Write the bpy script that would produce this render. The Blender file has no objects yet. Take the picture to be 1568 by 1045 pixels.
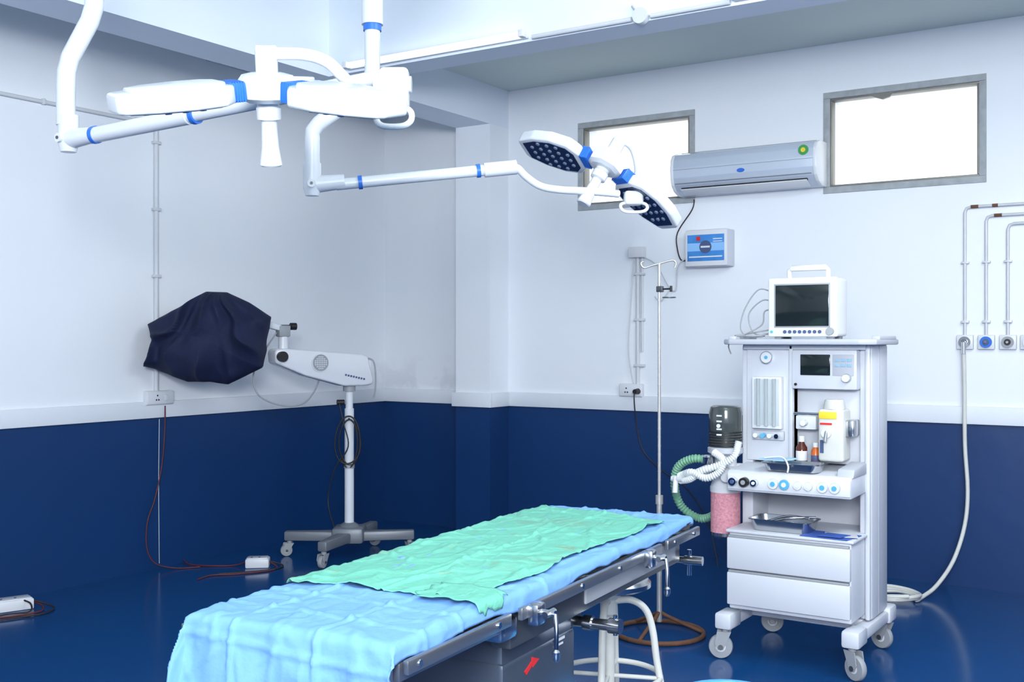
import bpy, bmesh, math, random
from mathutils import Vector, Matrix, Euler, noise
random.seed(7)
D=bpy.data; SC=bpy.context.scene
def rad(a): return math.radians(a)
# ------------------------------------------------------------ materials
def mat(name,col,rough=.5,metal=0.,ns=6.,na=.04,bump=0.,bs=40.,emit=0.,coat=0.,trans=0.,ior=1.45,alpha=1.):
    m=D.materials.new(name); m.use_nodes=True; nt=m.node_tree; N=nt.nodes; L=nt.links
    b=N['Principled BSDF']
    tc=N.new('ShaderNodeTexCoord'); nz=N.new('ShaderNodeTexNoise'); nz.inputs['Scale'].default_value=ns
    nz.inputs['Detail'].default_value=4
    L.new(tc.outputs['Object'],nz.inputs['Vector'])
    mx=N.new('ShaderNodeMix'); mx.data_type='RGBA'
    c1=[max(0,c*(1-na)) for c in col]+[1]; c2=[min(1,c*(1+na)) for c in col]+[1]
    mx.inputs[6].default_value=c1; mx.inputs[7].default_value=c2
    L.new(nz.outputs['Fac'],mx.inputs[0]); L.new(mx.outputs[2],b.inputs['Base Color'])
    b.inputs['Roughness'].default_value=rough; b.inputs['Metallic'].default_value=metal
    b.inputs['Coat Weight'].default_value=coat; b.inputs['IOR'].default_value=ior
    b.inputs['Transmission Weight'].default_value=trans; b.inputs['Alpha'].default_value=alpha
    if emit:
        b.inputs['Emission Color'].default_value=(*col,1); b.inputs['Emission Strength'].default_value=emit
    if bump:
        n2=N.new('ShaderNodeTexNoise'); n2.inputs['Scale'].default_value=bs; n2.inputs['Detail'].default_value=5
        L.new(tc.outputs['Object'],n2.inputs['Vector'])
        bp=N.new('ShaderNodeBump'); bp.inputs['Strength'].default_value=bump; bp.inputs['Distance'].default_value=.01
        L.new(n2.outputs['Fac'],bp.inputs['Height']); L.new(bp.outputs['Normal'],b.inputs['Normal'])
    return m
def wallmat(name,up,low,zs=.92):
    m=D.materials.new(name); m.use_nodes=True; nt=m.node_tree; N=nt.nodes; L=nt.links
    b=N['Principled BSDF']
    g=N.new('ShaderNodeNewGeometry'); sp=N.new('ShaderNodeSeparateXYZ'); L.new(g.outputs['Position'],sp.inputs[0])
    st=N.new('ShaderNodeMath'); st.operation='GREATER_THAN'; st.inputs[1].default_value=zs; L.new(sp.outputs['Z'],st.inputs[0])
    nz=N.new('ShaderNodeTexNoise'); nz.inputs['Scale'].default_value=1.1; nz.inputs['Detail'].default_value=5
    L.new(g.outputs['Position'],nz.inputs['Vector'])
    def mix(fac,a,bb):
        x=N.new('ShaderNodeMix'); x.data_type='RGBA'
        if hasattr(fac,'links'): L.new(fac,x.inputs[0])
        else: x.inputs[0].default_value=fac
        for i,v in ((6,a),(7,bb)):
            if hasattr(v,'links'): L.new(v,x.inputs[i])
            else: x.inputs[i].default_value=(*v,1)
        return x.outputs[2]
    u=mix(nz.outputs['Fac'],[c*.97 for c in up],[min(1,c*1.03) for c in up])
    # damp patches just above the rail
    n3=N.new('ShaderNodeTexNoise'); n3.inputs['Scale'].default_value=7; n3.inputs['Detail'].default_value=8
    L.new(g.outputs['Position'],n3.inputs['Vector'])
    r1=N.new('ShaderNodeMapRange'); r1.inputs[1].default_value=.5; r1.inputs[2].default_value=.62; L.new(n3.outputs['Fac'],r1.inputs[0])
    r2=N.new('ShaderNodeMapRange'); r2.inputs[1].default_value=1.28; r2.inputs[2].default_value=1.05; L.new(sp.outputs['Z'],r2.inputs[0])
    r4=N.new('ShaderNodeMapRange'); r4.inputs[1].default_value=-4.3; r4.inputs[2].default_value=-4.8; L.new(sp.outputs['X'],r4.inputs[0])
    r5=N.new('ShaderNodeMapRange'); r5.inputs[1].default_value=5.9; r5.inputs[2].default_value=6.3; L.new(sp.outputs['Y'],r5.inputs[0])
    mm=N.new('ShaderNodeMath'); mm.operation='MULTIPLY'; L.new(r1.outputs[0],mm.inputs[0]); L.new(r2.outputs[0],mm.inputs[1])
    m3=N.new('ShaderNodeMath'); m3.operation='MULTIPLY'; L.new(mm.outputs[0],m3.inputs[0]); L.new(r4.outputs[0],m3.inputs[1])
    m4=N.new('ShaderNodeMath'); m4.operation='MULTIPLY'; L.new(m3.outputs[0],m4.inputs[0]); L.new(r5.outputs[0],m4.inputs[1])
    m5=N.new('ShaderNodeMath'); m5.operation='MULTIPLY'; L.new(m4.outputs[0],m5.inputs[0]); m5.inputs[1].default_value=.22
    u=mix(m5.outputs[0],u,(.33,.36,.38))
    l=mix(nz.outputs['Fac'],[c*.85 for c in low],[c*1.15 for c in low])
    L.new(mix(st.outputs[0],l,u),b.inputs['Base Color'])
    b.inputs['Roughness'].default_value=.42
    n2=N.new('ShaderNodeTexNoise'); n2.inputs['Scale'].default_value=5; n2.inputs['Detail'].default_value=6
    L.new(g.outputs['Position'],n2.inputs['Vector'])
    bp=N.new('ShaderNodeBump'); bp.inputs['Strength'].default_value=.2; bp.inputs['Distance'].default_value=.015
    L.new(n2.outputs['Fac'],bp.inputs['Height']); L.new(bp.outputs['Normal'],b.inputs['Normal'])
    return m
WALL=wallmat('wall_paint',(.80,.835,.89),(.002,.032,.130))
CEIL=mat('ceiling_paint',(.66,.74,.71),.8,ns=1,na=.04,bump=.2,bs=3)
BEAM=mat('beam_paint',(.74,.81,.90),.7,ns=1.5,na=.04)
RAIL=mat('rail_paint',(.74,.78,.84),.45,ns=2)
FLOOR=mat('floor_vinyl',(.003,.052,.185),.17,ns=.8,na=.15,bump=.04,bs=3)
WHITE=mat('white_enamel',(.68,.71,.76),.25,coat=.3,na=.01)
WPLAS=mat('white_plastic',(.68,.70,.74),.4,na=.02)
GREYP=mat('grey_plastic',(.30,.32,.35),.45)
MACH=mat('machine_grey',(.59,.615,.68),.38,na=.02)
MACHD=mat('machine_dark_grey',(.46,.48,.54),.45,na=.02)  # darker grey for back panel, top shelf and trim parts
BLUE=mat('accent_blue',(.03,.16,.62),.35)
DBLUE=mat('led_panel_navy',(.015,.03,.09),.2)
BLACK=mat('black_rubber',(.012,.012,.014),.45)
SCREEN=mat('screen_glass',(.012,.018,.02),.08,na=.1)
STEEL=mat('stainless_steel',(.55,.56,.58),.22,1,ns=20,na=.06)
DSTEEL=mat('dark_steel',(.10,.11,.125),.35,.6,na=.1)
RSTEEL=mat('rail_steel',(.30,.32,.35),.3,.85,na=.12)
CHROME=mat('chrome',(.75,.76,.78),.1,1)
RUST=mat('rusted_iron',(.16,.075,.045),.75,.3,ns=25,na=.5,bump=.3)
STANDP=mat('stand_painted_steel',(.50,.50,.50),.35,.5,ns=30,na=.2)
CREAM=mat('cream_enamel',(.62,.63,.60),.4,ns=12,na=.1)
CEMENT=mat('cement_border',(.36,.39,.41),.9,ns=18,na=.3,bump=.5,bs=30)
ALU=mat('window_aluminium',(.22,.22,.20),.5,.3,na=.2)
COND=mat('conduit_pvc',(.60,.63,.67),.5)
GI=mat('pipe_painted',(.60,.62,.66),.4,.1,ns=14,na=.15)
BLUESH=mat('blue_drape',(.165,.36,.76),.85,ns=5,na=.05,bump=.15,bs=60)
def green():
    m=mat('green_drape',(.145,.47,.36),.9,ns=4,na=.10,bump=.2,bs=120)
    nt=m.node_tree;N=nt.nodes;L=nt.links;b=N['Principled BSDF']
    src=b.inputs['Base Color'].links[0].from_socket
    tc=N.new('ShaderNodeTexCoord')
    for sc,lo,hi,k,c in ((3.4,.54,.66,.75,(.17,.33,.24,1)),(9.,.60,.70,.6,(.22,.30,.19,1))):
        nz=N.new('ShaderNodeTexNoise');nz.inputs['Scale'].default_value=sc;nz.inputs['Detail'].default_value=7;nz.inputs['Roughness'].default_value=.62
        L.new(tc.outputs['Object'],nz.inputs['Vector'])
        mr=N.new('ShaderNodeMapRange');mr.inputs[1].default_value=lo;mr.inputs[2].default_value=hi;mr.inputs[4].default_value=k
        L.new(nz.outputs['Fac'],mr.inputs[0])
        x=N.new('ShaderNodeMix');x.data_type='RGBA';x.inputs[7].default_value=c
        L.new(mr.outputs[0],x.inputs[0]);L.new(src,x.inputs[6]);src=x.outputs[2]
    L.new(src,b.inputs['Base Color'])
    return m
GREEN=green()
NAVY=mat('navy_cover_cloth',(.004,.010,.046),.8,ns=8,na=.3,bump=.2,bs=150)
ACM=mat('ac_silver',(.52,.59,.70),.3,.1,na=.02,coat=.3)
ACW=mat('ac_white',(.72,.75,.79),.35)
STAB=mat('stabilizer_blue',(.05,.24,.62),.35,ns=14,na=.35)
RED=mat('red_paint',(.65,.02,.02),.5)
YEL=mat('yellow_label',(.8,.62,.04),.5)
GRN=mat('green_sticker',(.05,.32,.08),.5)
PINK=mat('soda_lime_granules',(.72,.30,.36),.8,ns=90,na=.5,bump=.6,bs=110)
SMOKE=mat('smoked_bellows',(.05,.06,.06),.12,ns=9,na=.2,coat=.5)
GHOSE=mat('green_corrugated_hose',(.16,.36,.24),.5)
WHOSE=mat('white_corrugated_hose',(.66,.70,.70),.4)
BROWN=mat('brown_glass',(.09,.02,.012),.1)
ORANGE=mat('orange_bottle',(.60,.13,.02),.3)
TUBEON=mat('tube_lit',(.95,.98,1.),.4,emit=1.8)
LED=mat('led_lens',(.30,.40,.55),.1,.3)
PAPER=mat('blue_paper',(.05,.12,.45),.6)
LPAPER=mat('light_blue_packet',(.35,.6,.85),.6)
BASIN=mat('basin_plastic',(.10,.45,.85),.35)
LABEL=mat('printed_label',(.06,.09,.2),.5)
GAUGE=mat('gauge_blue',(.10,.40,.65),.3)
CABLE=mat('cable_black',(.02,.015,.02),.5)
RCABLE=mat('cable_red',(.10,.02,.025),.5)
# pane
PANE=D.materials.new('window_pane'); PANE.use_nodes=True
_n=PANE.node_tree.nodes; _l=PANE.node_tree.links; _n.clear()
_o=_n.new('ShaderNodeOutputMaterial');_t=_n.new('ShaderNodeBsdfTransparent');_g=_n.new('ShaderNodeBsdfGlossy');_g.inputs['Roughness'].default_value=.05
_m=_n.new('ShaderNodeMixShader');_m.inputs[0].default_value=.06;_l.new(_t.outputs[0],_m.inputs[1]);_l.new(_g.outputs[0],_m.inputs[2]);_l.new(_m.outputs[0],_o.inputs[0])
# ------------------------------------------------------------ helpers
def link(o,parent=None):
    SC.collection.objects.link(o)
    if parent: o.parent=parent
    return o
def empty(name,loc=(0,0,0),rz=0,parent=None,M=None):
    o=D.objects.new(name,None); o.empty_display_size=.1; link(o,parent)
    if M is not None: o.matrix_local=M
    else: o.location=loc; o.rotation_euler=(0,0,rad(rz))
    return o
def fin(bm,name,parent,m,smooth=True,ang=35,M=None):
    bmesh.ops.recalc_face_normals(bm,faces=bm.faces[:])
    me=D.meshes.new(name)
    if M is not None: bm.transform(M)
    bm.to_mesh(me); bm.free()
    for x in (m if isinstance(m,(list,tuple)) else [m]): me.materials.append(x)
    if smooth:
        for p in me.polygons: p.use_smooth=True
        me.set_sharp_from_angle(angle=rad(ang))
    return link(D.objects.new(name,me),parent)
def addbox(bm,c,s,rot=None,bev=0,mi=0,seg=2):
    r=bmesh.ops.create_cube(bm,size=1); vs=r['verts']
    M=Matrix.Diagonal((*s,1))
    bmesh.ops.transform(bm,matrix=M,verts=vs)
    if bev:
        es=list({e for v in vs for e in v.link_edges})
        rr=bmesh.ops.bevel(bm,geom=es,offset=bev,segments=seg,affect='EDGES',profile=.5)
        vs=list({v for f in rr['faces'] for v in f.verts}|{v for v in vs if v.is_valid})
    M=Matrix.Translation(c)
    if rot: M=M@Euler([rad(a) for a in rot]).to_matrix().to_4x4()
    bmesh.ops.transform(bm,matrix=M,verts=vs)
    for v in vs:
        for f in v.link_faces: f.material_index=mi
def box(name,parent,c,s,m,bev=.003,rot=None,seg=2):
    bm=bmesh.new(); addbox(bm,c,s,rot,min(bev,min(s)*.45),seg=seg); return fin(bm,name,parent,m)
def boxr(name,parent,a,b,m,bev=.003,seg=2):
    c=[(a[i]+b[i])/2 for i in range(3)]; s=[abs(b[i]-a[i]) for i in range(3)]
    return box(name,parent,c,s,m,bev,seg=seg)
def boxes(name,parent,lst,m,bev=0):
    bm=bmesh.new()
    for a,b in lst:
        c=[(a[i]+b[i])/2 for i in range(3)]; s=[abs(b[i]-a[i]) for i in range(3)]
        addbox(bm,c,s,None,bev)
    return fin(bm,name,parent,m)
def addcyl(bm,p1,p2,r1,r2=None,n=20,cap=True):
    p1=Vector(p1);p2=Vector(p2);d=p2-p1
    if r2 is None:r2=r1
    q=d.to_track_quat('Z','Y').to_matrix().to_4x4()
    M=Matrix.Translation((p1+p2)/2)@q
    bmesh.ops.create_cone(bm,cap_ends=cap,segments=n,radius1=r1,radius2=r2,depth=d.length,matrix=M)
def cyl(name,parent,p1,p2,r,m,r2=None,n=24):
    bm=bmesh.new(); addcyl(bm,p1,p2,r,r2,n); return fin(bm,name,parent,m)
def cyls(name,parent,lst,m,n=16):
    bm=bmesh.new()
    for l in lst: addcyl(bm,*l,n=n) if len(l)<4 else addcyl(bm,l[0],l[1],l[2],l[3],n=n)
    return fin(bm,name,parent,m)
def crom(pts,k=6,closed=False):
    P=[Vector(p) for p in pts]; n=len(P); out=[]
    rng=range(n if closed else n-1)
    for i in rng:
        if closed: a,b,c,d=P[(i-1)%n],P[i],P[(i+1)%n],P[(i+2)%n]
        else: a,b,c,d=P[max(i-1,0)],P[i],P[i+1],P[min(i+2,n-1)]
        for j in range(k):
            t=j/k
            out.append(.5*((2*b)+(c-a)*t+(2*a-5*b+4*c-d)*t*t+(3*b-a-3*c+d)*t**3))
    if not closed: out.append(P[-1])
    return out
def addtube(bm,pts,r,k=6,n=12,closed=False,smooth=True,rf=None):
    Q=crom(pts,k,closed) if smooth else [Vector(p) for p in pts]
    N=len(Q); rings=[]; up=None
    for i,p in enumerate(Q):
        if closed: t=Q[(i+1)%N]-Q[(i-1)%N]
        else: t=Q[min(i+1,N-1)]-Q[max(i-1,0)]
        if t.length<1e-9: t=Vector((0,0,1))
        t.normalize()
        if up is None:
            up=t.orthogonal().normalized()
        else:
            up=up-t*up.dot(t)
            up=up.normalized() if up.length>1e-6 else t.orthogonal().normalized()
        s=t.cross(up); rr=r if rf is None else rf(i,N)
        rings.append([bm.verts.new(p+(up*math.cos(2*math.pi*j/n)+s*math.sin(2*math.pi*j/n))*rr) for j in range(n)])
    for i in range(N if closed else N-1):
        A=rings[i];B=rings[(i+1)%N]
        for j in range(n): bm.faces.new((A[j],A[(j+1)%n],B[(j+1)%n],B[j]))
    if not closed:
        bm.faces.new(rings[0][::-1]); bm.faces.new(rings[-1])
def tube(name,parent,pts,r,m,k=6,n=12,closed=False,smooth=True,rf=None):
    bm=bmesh.new(); addtube(bm,pts,r,k,n,closed,smooth,rf); return fin(bm,name,parent,m,ang=60)
def tubes(name,parent,lst,r,m,k=6,n=8,smooth=True):
    bm=bmesh.new()
    for p in lst: addtube(bm,p,r,k,n,False,smooth)
    return fin(bm,name,parent,m,ang=60)
def corr(name,parent,pts,r,m,k=14):
    return tube(name,parent,pts,r,m,k=k,n=14,rf=lambda i,N:r*(1+.13*math.cos(i*math.pi)))
def lathe(name,parent,prof,loc,m,n=32,M=None):
    bm=bmesh.new(); rings=[]
    for r,z in prof: rings.append([bm.verts.new((max(r,1e-4)*math.cos(2*math.pi*j/n),max(r,1e-4)*math.sin(2*math.pi*j/n),z)) for j in range(n)])
    for A,B in zip(rings,rings[1:]):
        for j in range(n): bm.faces.new((A[j],A[(j+1)%n],B[(j+1)%n],B[j]))
    bm.faces.new(rings[0][::-1]); bm.faces.new(rings[-1])
    return fin(bm,name,parent,m,M=(Matrix.Translation(loc) if M is None else M))
def ext(name,parent,pts,vec,m,bev=0,seg=2,M=None):
    bm=bmesh.new(); vs=[bm.verts.new(p) for p in pts]; f=bm.faces.new(vs)
    r=bmesh.ops.extrude_face_region(bm,geom=[f]); nv=[g for g in r['geom'] if isinstance(g,bmesh.types.BMVert)]
    bmesh.ops.translate(bm,vec=vec,verts=nv)
    bmesh.ops.recalc_face_normals(bm,faces=bm.faces[:])
    if bev: bmesh.ops.bevel(bm,geom=bm.edges[:],offset=bev,segments=seg,affect='EDGES',profile=.5)
    return fin(bm,name,parent,m,M=M)
def disc(name,parent,c,axis,r,th,m,n=28):
    c=Vector(c);a=Vector(axis).normalized(); return cyl(name,parent,c,c+a*th,r,m,n=n)

# ------------------------------------------------------------ room
XL,YB=-5.40,6.505; XR,YF=1.9,-2.1
def grid_wall(name,xs,zs,holes,y0,y1):
    lst=[]
    for i in range(len(xs)-1):
        for j in range(len(zs)-1):
            cx=(xs[i]+xs[i+1])/2; cz=(zs[j]+zs[j+1])/2
            if any(h[0]<cx<h[1] and h[2]<cz<h[3] for h in holes): continue
            lst.append(((xs[i],y0,zs[j]),(xs[i+1],y1,zs[j+1])))
    return boxes(name,None,lst,WALL)
W1=(-3.665,-2.885,2.29,2.81); W2=(-1.985,-1.155,2.285,2.81)
grid_wall('wall_back',[XL,W1[0],W1[1],W2[0],W2[1],XR],[0,2.285,2.29,2.81,3.5],[W1,W2],YB,YB+.2)
boxes('wall_left',None,[((XL-.2,YF,0),(XL,YB+.2,3.5))],WALL)
boxes('wall_right',None,[((XR,YF,0),(XR+.2,YB+.2,3.5))],WALL)
boxes('wall_front',None,[((XL-.2,YF-.2,0),(XR+.2,YF,3.5))],WALL)
boxes('floor',None,[((XL-.2,YF-.2,-.1),(XR+.2,YB+.2,0))],FLOOR)
boxes('ceiling',None,[((XL-.2,YF-.2,3.42),(XR+.2,4.75,3.6)),((XL-.2,4.75,3.137),(XR+.2,YB+.2,3.6))],CEIL)
boxes('ceiling_beam',None,[((-4.56,YF,2.87),(-4.27,YB,3.44))],BEAM)
boxes('ceiling_beam',None,[((-4.27,4.65,2.87),(XR,4.85,3.44))],BEAM)
boxes('pillar',None,[((-4.56,6.27,0),(-4.27,YB,2.87))],WALL)
rz0,rz1=.909,1.008
boxes('trim_1',None,[((-4.27,YB-.022,rz0),(XR,YB,rz1)),((XL,YB-.022,rz0),(-4.56,YB,rz1)),((-4.582,6.248,rz0),(-4.248,6.27,rz1)),((-4.27,6.27,rz0),(-4.248,YB-.022,rz1)),((-4.582,6.27,rz0),(-4.56,YB-.022,rz1))],RAIL,.004)
boxes('trim_2',None,[((XL,YF,rz0),(XL+.022,YB-.022,rz1))],RAIL,.004)
def window(n,W):
    x0,x1,z0,z1=W; p=empty('window_%d'%n,((x0+x1)/2,YB,(z0+z1)/2)); hx=(x1-x0)/2;hz=(z1-z0)/2
    def ring(nm,w0,w1,y0,y1,m,bev=.003):
        boxes(nm,p,[((-hx-w1,y0,hz-w0),(hx+w1,y1,hz+w1)),((-hx-w1,y0,-hz-w1),(hx+w1,y1,-hz+w0)),
                    ((-hx-w1,y0,-hz+w0),(-hx+w0,y1,hz-w0)),((hx-w0,y0,-hz+w0),(hx+w1,y1,hz-w0))],m,bev)
    ring('cement_surround',-.0,.038,-.008,.0,CEMENT)
    ring('frame',.012,.0,.0,.07,ALU)
    boxr('pane',p,(-hx+.01,.03,-hz+.01),(hx-.01,.036,hz-.01),PANE,0)
    return p
window(1,W1)
w2=window(2,W2)
ext('putty_chip',w2,[(-.20,-.002,.262),(-.04,-.002,.262),(-.07,-.002,.235),(-.11,-.002,.225),(-.15,-.002,.24)],(0,.02,0),ALU)

# ------------------------------------------------------------ tube lights + conduit
def tube_light(x,y,z,L,lit,rz=0):
    p=empty('tube_light',(x,y,z),rz); h=L/2
    boxr('batten',p,(-h,.008,-.022),(h,.03,.022),WPLAS,.004)
    cyl('glass_tube',p,(-h+.03,-.012,-.004),(h-.03,-.012,-.004),.015,TUBEON if lit else WHITE)
    for s in(-1,1): boxr('holder_%d'%(s+2),p,(s*h,-.03,-.02),(s*(h-.03),.01,.016),WPLAS,.004)
tube_light(-3.525,4.62,2.905,1.19,True)
tube_light(-1.24,4.62,2.905,1.2,True)
p=empty('electrical_conduit',(0,0,0))
tubes('beam_conduit',p,[[(-2.9,4.635,2.885),(-2.35,4.635,2.885)],[(-2.25,4.635,2.885),(-1.86,4.635,2.885)],[(-2.3,4.635,2.9),(-2.34,4.63,2.95)]],.012,COND,smooth=False)
disc('junction_box',p,(-2.3,4.65,2.893),(0,-1,0),.038,.035,COND)
p=empty('electrical_conduit',(0,0,0))
cond=[((XL+.012,YF+.5,2.67),(XL+.012,4.356,2.67),.011),((XL+.014,4.356,2.67),(XL+.014,4.356,1.03),.014)]
cyls('pipe_run',p,cond,COND)
boxes('clips',p,[((XL,4.33,z),(XL+.032,4.382,z+.018)) for z in(1.35,1.75,2.15,2.55)]+[((XL,y,2.655),(XL+.026,y+.015,2.688)) for y in(3.6,2.9,4.2)],COND,.003)
disc('elbow_cap',p,(XL+.002,4.356,2.67),(1,0,0),.022,.026,COND)
# sockets
def socket(loc,rz,w=.16,h=.085,plug=False):
    p=empty('power_socket',loc,rz)
    boxr('back_box',p,(-w/2,-.035,-h/2),(w/2,0,h/2),WPLAS,.006)
    boxr('plate',p,(-w/2+.006,-.042,-h/2+.006),(w/2-.006,-.034,h/2-.006),WHITE,.003)
    for i,dx in enumerate((-.035,-.018,-.027)): disc('hole_%d'%i,p,(dx,-.041,(-.012,-.012,.014)[i]),(0,-1,0),.005,.0025,BLACK,10)
    boxr('switch',p,(.025,-.048,-.018),(.05,-.04,.018),WPLAS,.003)
    if plug:
        cyl('plug',p,(.058,-.04,-.005),(.058,-.09,-.005),.02,BLACK,.015)
        tube('plug_cord',p,[(.058,-.085,-.008),(.06,-.1,-.05),(.06,-.07,-.2),(.1,-.06,-.38),(.22,-.05,-.50),(.42,-.06,-.62),(.62,-.2,-.80),(.72,-.3,-1.03)],.004,CABLE)
    return p
socket((XL+.0,4.37,1.03),90,w=.20)
socket((-3.29,YB,1.045),0,w=.17,plug=True)
p=empty('electrical_conduit',(0,0,0))
cyls('pipe_run',p,[((-3.246,YB-.014,1.08),(-3.246,YB-.014,1.93),.013),((-3.215,YB-.012,1.3),(-3.215,YB-.012,1.93),.008)],COND)
boxr('outlet_box',p,(-3.30,YB-.05,1.915),(-3.19,YB,1.985),WPLAS,.006)
boxes('clips',p,[((-3.27,YB-.03,z),(-3.195,YB,z+.018)) for z in(1.2,1.5,1.8)],COND,.003)
tubes('wires',p,[[(-3.2,YB-.03,1.92),(-3.1,YB-.03,1.86),(-3.02,YB-.02,1.72),(-2.97,YB-.02,1.70),(-2.95,YB-.03,1.85),(-2.88,YB-.03,1.90),(-2.865,YB-.04,1.87)],
   [(-3.27,YB-.02,1.9),(-3.29,YB-.03,1.6),(-3.31,YB-.02,1.3),(-3.27,YB-.03,1.09)],[(-3.0,YB-.02,1.72),(-3.07,YB-.03,1.63),(-3.12,YB-.02,1.66)]],.004,COND)
p=empty('power_cord',(0,0,0))
tube('cord',p,[(-2.845,YB-.022,2.27),(-2.86,YB-.02,2.205),(-2.96,YB-.02,2.065),(-2.96,YB-.02,1.955),(-2.93,YB-.02,1.885),(-2.865,YB-.02,1.895)],.004,CABLE)

# ------------------------------------------------------------ air conditioner
p=empty('air_conditioner',(-2.46,YB-.012,2.285))
prof=[(0,0),(-.09,.0),(-.15,.022),(-.185,.055),(-.20,.10),(-.205,.16),(-.198,.21),(-.175,.245),(-.12,.262),(0,.265)]
ext('body',p,[(-.445,y,z) for y,z in prof],(.89,0,0),ACM,.004)
ext('end_cap_left',p,[(-.462,y*1.02,z*1.005-.001) for y,z in prof],(.022,0,0),ACW,.005)
ext('end_cap_right',p,[(.44,y*1.02,z*1.005-.001) for y,z in prof],(.022,0,0),ACW,.005)
ext('panel_seam',p,[(-.44,-.208,.148),(-.44,-.2075,.150),(-.44,-.19,.150),(-.44,-.19,.148)],(.88,0,0),GREYP)
boxr('louver_slot',p,(-.40,-.176,.026),(.40,-.150,.040),BLACK,.004)
box('louver_vane',p,(0,-.150,.013),(.80,.075,.006),ACW,.002,rot=(-24,0,0))
boxr('vent_line',p,(-.43,-.204,.062),(.43,-.186,.066),GREYP,.001)
lathe('badge',p,[(.026,0),(.022,.006),(0,.008)],(0,0,0),BLUE,M=Matrix.Translation((.0,-.2,.115))@Matrix.Diagonal((1,1,.5,1))@Matrix.Rotation(rad(90),4,'X'))
disc('energy_sticker',p,(.385,-.2,.20),(0,-1,0),.03,.007,GRN); disc('sticker_centre',p,(.385,-.206,.20),(0,-1,0),.014,.003,YEL)
cyls('grille_line',p,[((-.43,-.10,.2655),(.43,-.10,.2655),.003),((-.43,-.07,.2655),(.43,-.07,.2655),.003)],GREYP)
# stabilizer
p=empty('voltage_stabilizer',(-2.72,YB,1.95))
boxr('case',p,(-.14,-.125,-.115),(.14,0,.115),MACH,.008)
boxr('front_frame',p,(-.137,-.130,-.112),(.137,-.122,.112),WPLAS,.003)
boxr('front_label',p,(-.122,-.133,-.082),(.122,-.128,.082),STAB,.001)
boxr('label_light_band',p,(-.122,-.1335,-.02),(.122,-.1325,.03),mat('stabilizer_light_blue',(.25,.5,.85),.4),0)
disc('logo_disc',p,(0,-.133,.005),(0,-1,0),.04,.003,LABEL)
boxr('logo_text',p,(-.03,-.138,.0),(.03,-.1355,.011),WPLAS,0)
boxr('warning_mark',p,(-.06,-.136,.045),(-.035,-.132,.07),RED,0)
boxes('text_strips',p,[((.05,-.135,.05),(.11,-.132,.056)),((-.11,-.135,-.06),(.11,-.132,-.052)),((.05,-.135,.035),(.11,-.132,.04))],WPLAS)

# ------------------------------------------------------------ gas outlets + pipes + hose
xs=[-1.225,-1.115,-1.005,-.90]
for i,x in enumerate(xs):
    p=empty('gas_outlet',(x,YB,1.365))
    boxr('plate',p,(-.043,-.03,-.04),(.043,0,.04),WPLAS,.005)
    disc('bezel',p,(0,-.03,0),(0,-1,0),.031,.012,(STEEL,BLUE,GREYP,WHITE)[i])
    disc('socket_hole',p,(0,-.042,0),(0,-1,0),.017,.006,(CHROME,LABEL,BLACK,BLACK)[i])
    disc('pin',p,(0,-.048,0),(0,-1,0),.007,.01,CHROME,12)
p=empty('gas_pipeline',(0,0,0))
tops=[2.115,2.06,2.01,1.96]
bm=bmesh.new()
for x,z in zip(xs,tops):
    addtube(bm,[(x,YB-.02,1.40),(x,YB-.02,z-.03),(x+.008,YB-.02,z-.008),(x+.03,YB-.02,z),(XR,YB-.02,z)],.0085,n=10,smooth=False)
fin(bm,'pipes',p,GI,ang=60)
cyls('rusty_joints',p,[((xs[0]+.03,YB-.02,2.115),(xs[0]+.07,YB-.02,2.115),.0092),((xs[0]+.14,YB-.02,2.115),(xs[0]+.17,YB-.02,2.115),.009),((xs[1]+.04,YB-.02,2.06),(xs[1]+.08,YB-.02,2.06),.009)],RUST)
boxes('clips',p,[((x-.02,YB-.03,1.47),(x+.02,YB,1.485)) for x in xs]+[((x-.02,YB-.03,1.8),(x+.02,YB,1.812)) for x in xs],GI,.002)
p=empty('oxygen_hose',(0,0,0))
cyl('coupler',p,(xs[0],YB-.06,1.365),(xs[0],YB-.06,1.30),.013,CHROME)
coil=[]
for i in range(26):
    a=i/20*2*math.pi*2.3; coil.append((-1.50+.13*math.cos(a)*(1+.03*i/4),5.98+.12*math.sin(a),.013+.03*(i/26)+.004*(i%3)))
tube('hose',p,[(xs[0],YB-.055,1.31),(-1.222,YB-.05,1.1),(-1.218,YB-.06,.8),(-1.20,YB-.08,.55),(-1.21,YB-.11,.36),(-1.25,YB-.2,.18),(-1.31,YB-.33,.06),(-1.36,6.06,.014)]+coil+[(-1.62,5.9,.012),(-1.66,5.6,.012),(-1.62,5.35,.012)],.011,CREAM,k=5)

# ------------------------------------------------------------ operating table
T=empty('operating_table',(-1.684,2.48,0),4.8)
boxr('mattress_leg_section',T,(-.245,-.835,.757),(.262,-.405,.785),BLACK,.01)
boxr('mattress_body_section',T,(-.262,-.395,.757),(.262,.55,.785),BLACK,.01)
boxr('mattress_head_section',T,(-.262,.56,.757),(.270,.905,.787),BLACK,.012)
boxr('deck_leg',T,(-.255,-.835,.738),(.255,-.41,.755),DSTEEL,.004)
boxr('deck_body',T,(-.255,-.40,.735),(.255,.55,.755),DSTEEL,.004)
boxr('deck_head',T,(-.255,.565,.738),(.255,.90,.755),DSTEEL,.004)
boxes('under_frame',T,[((.20,-.36,.655),(.255,.80,.738)),((-.255,-.36,.655),(-.20,.80,.738)),((-.20,.75,.67),(.20,.79,.73)),((-.20,-.36,.67),(.20,-.32,.73))],DSTEEL,.006)
boxr('under_frame_step',T,(.235,.05,.675),(.262,.74,.735),GREYP,.004)
rl=[]
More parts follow.
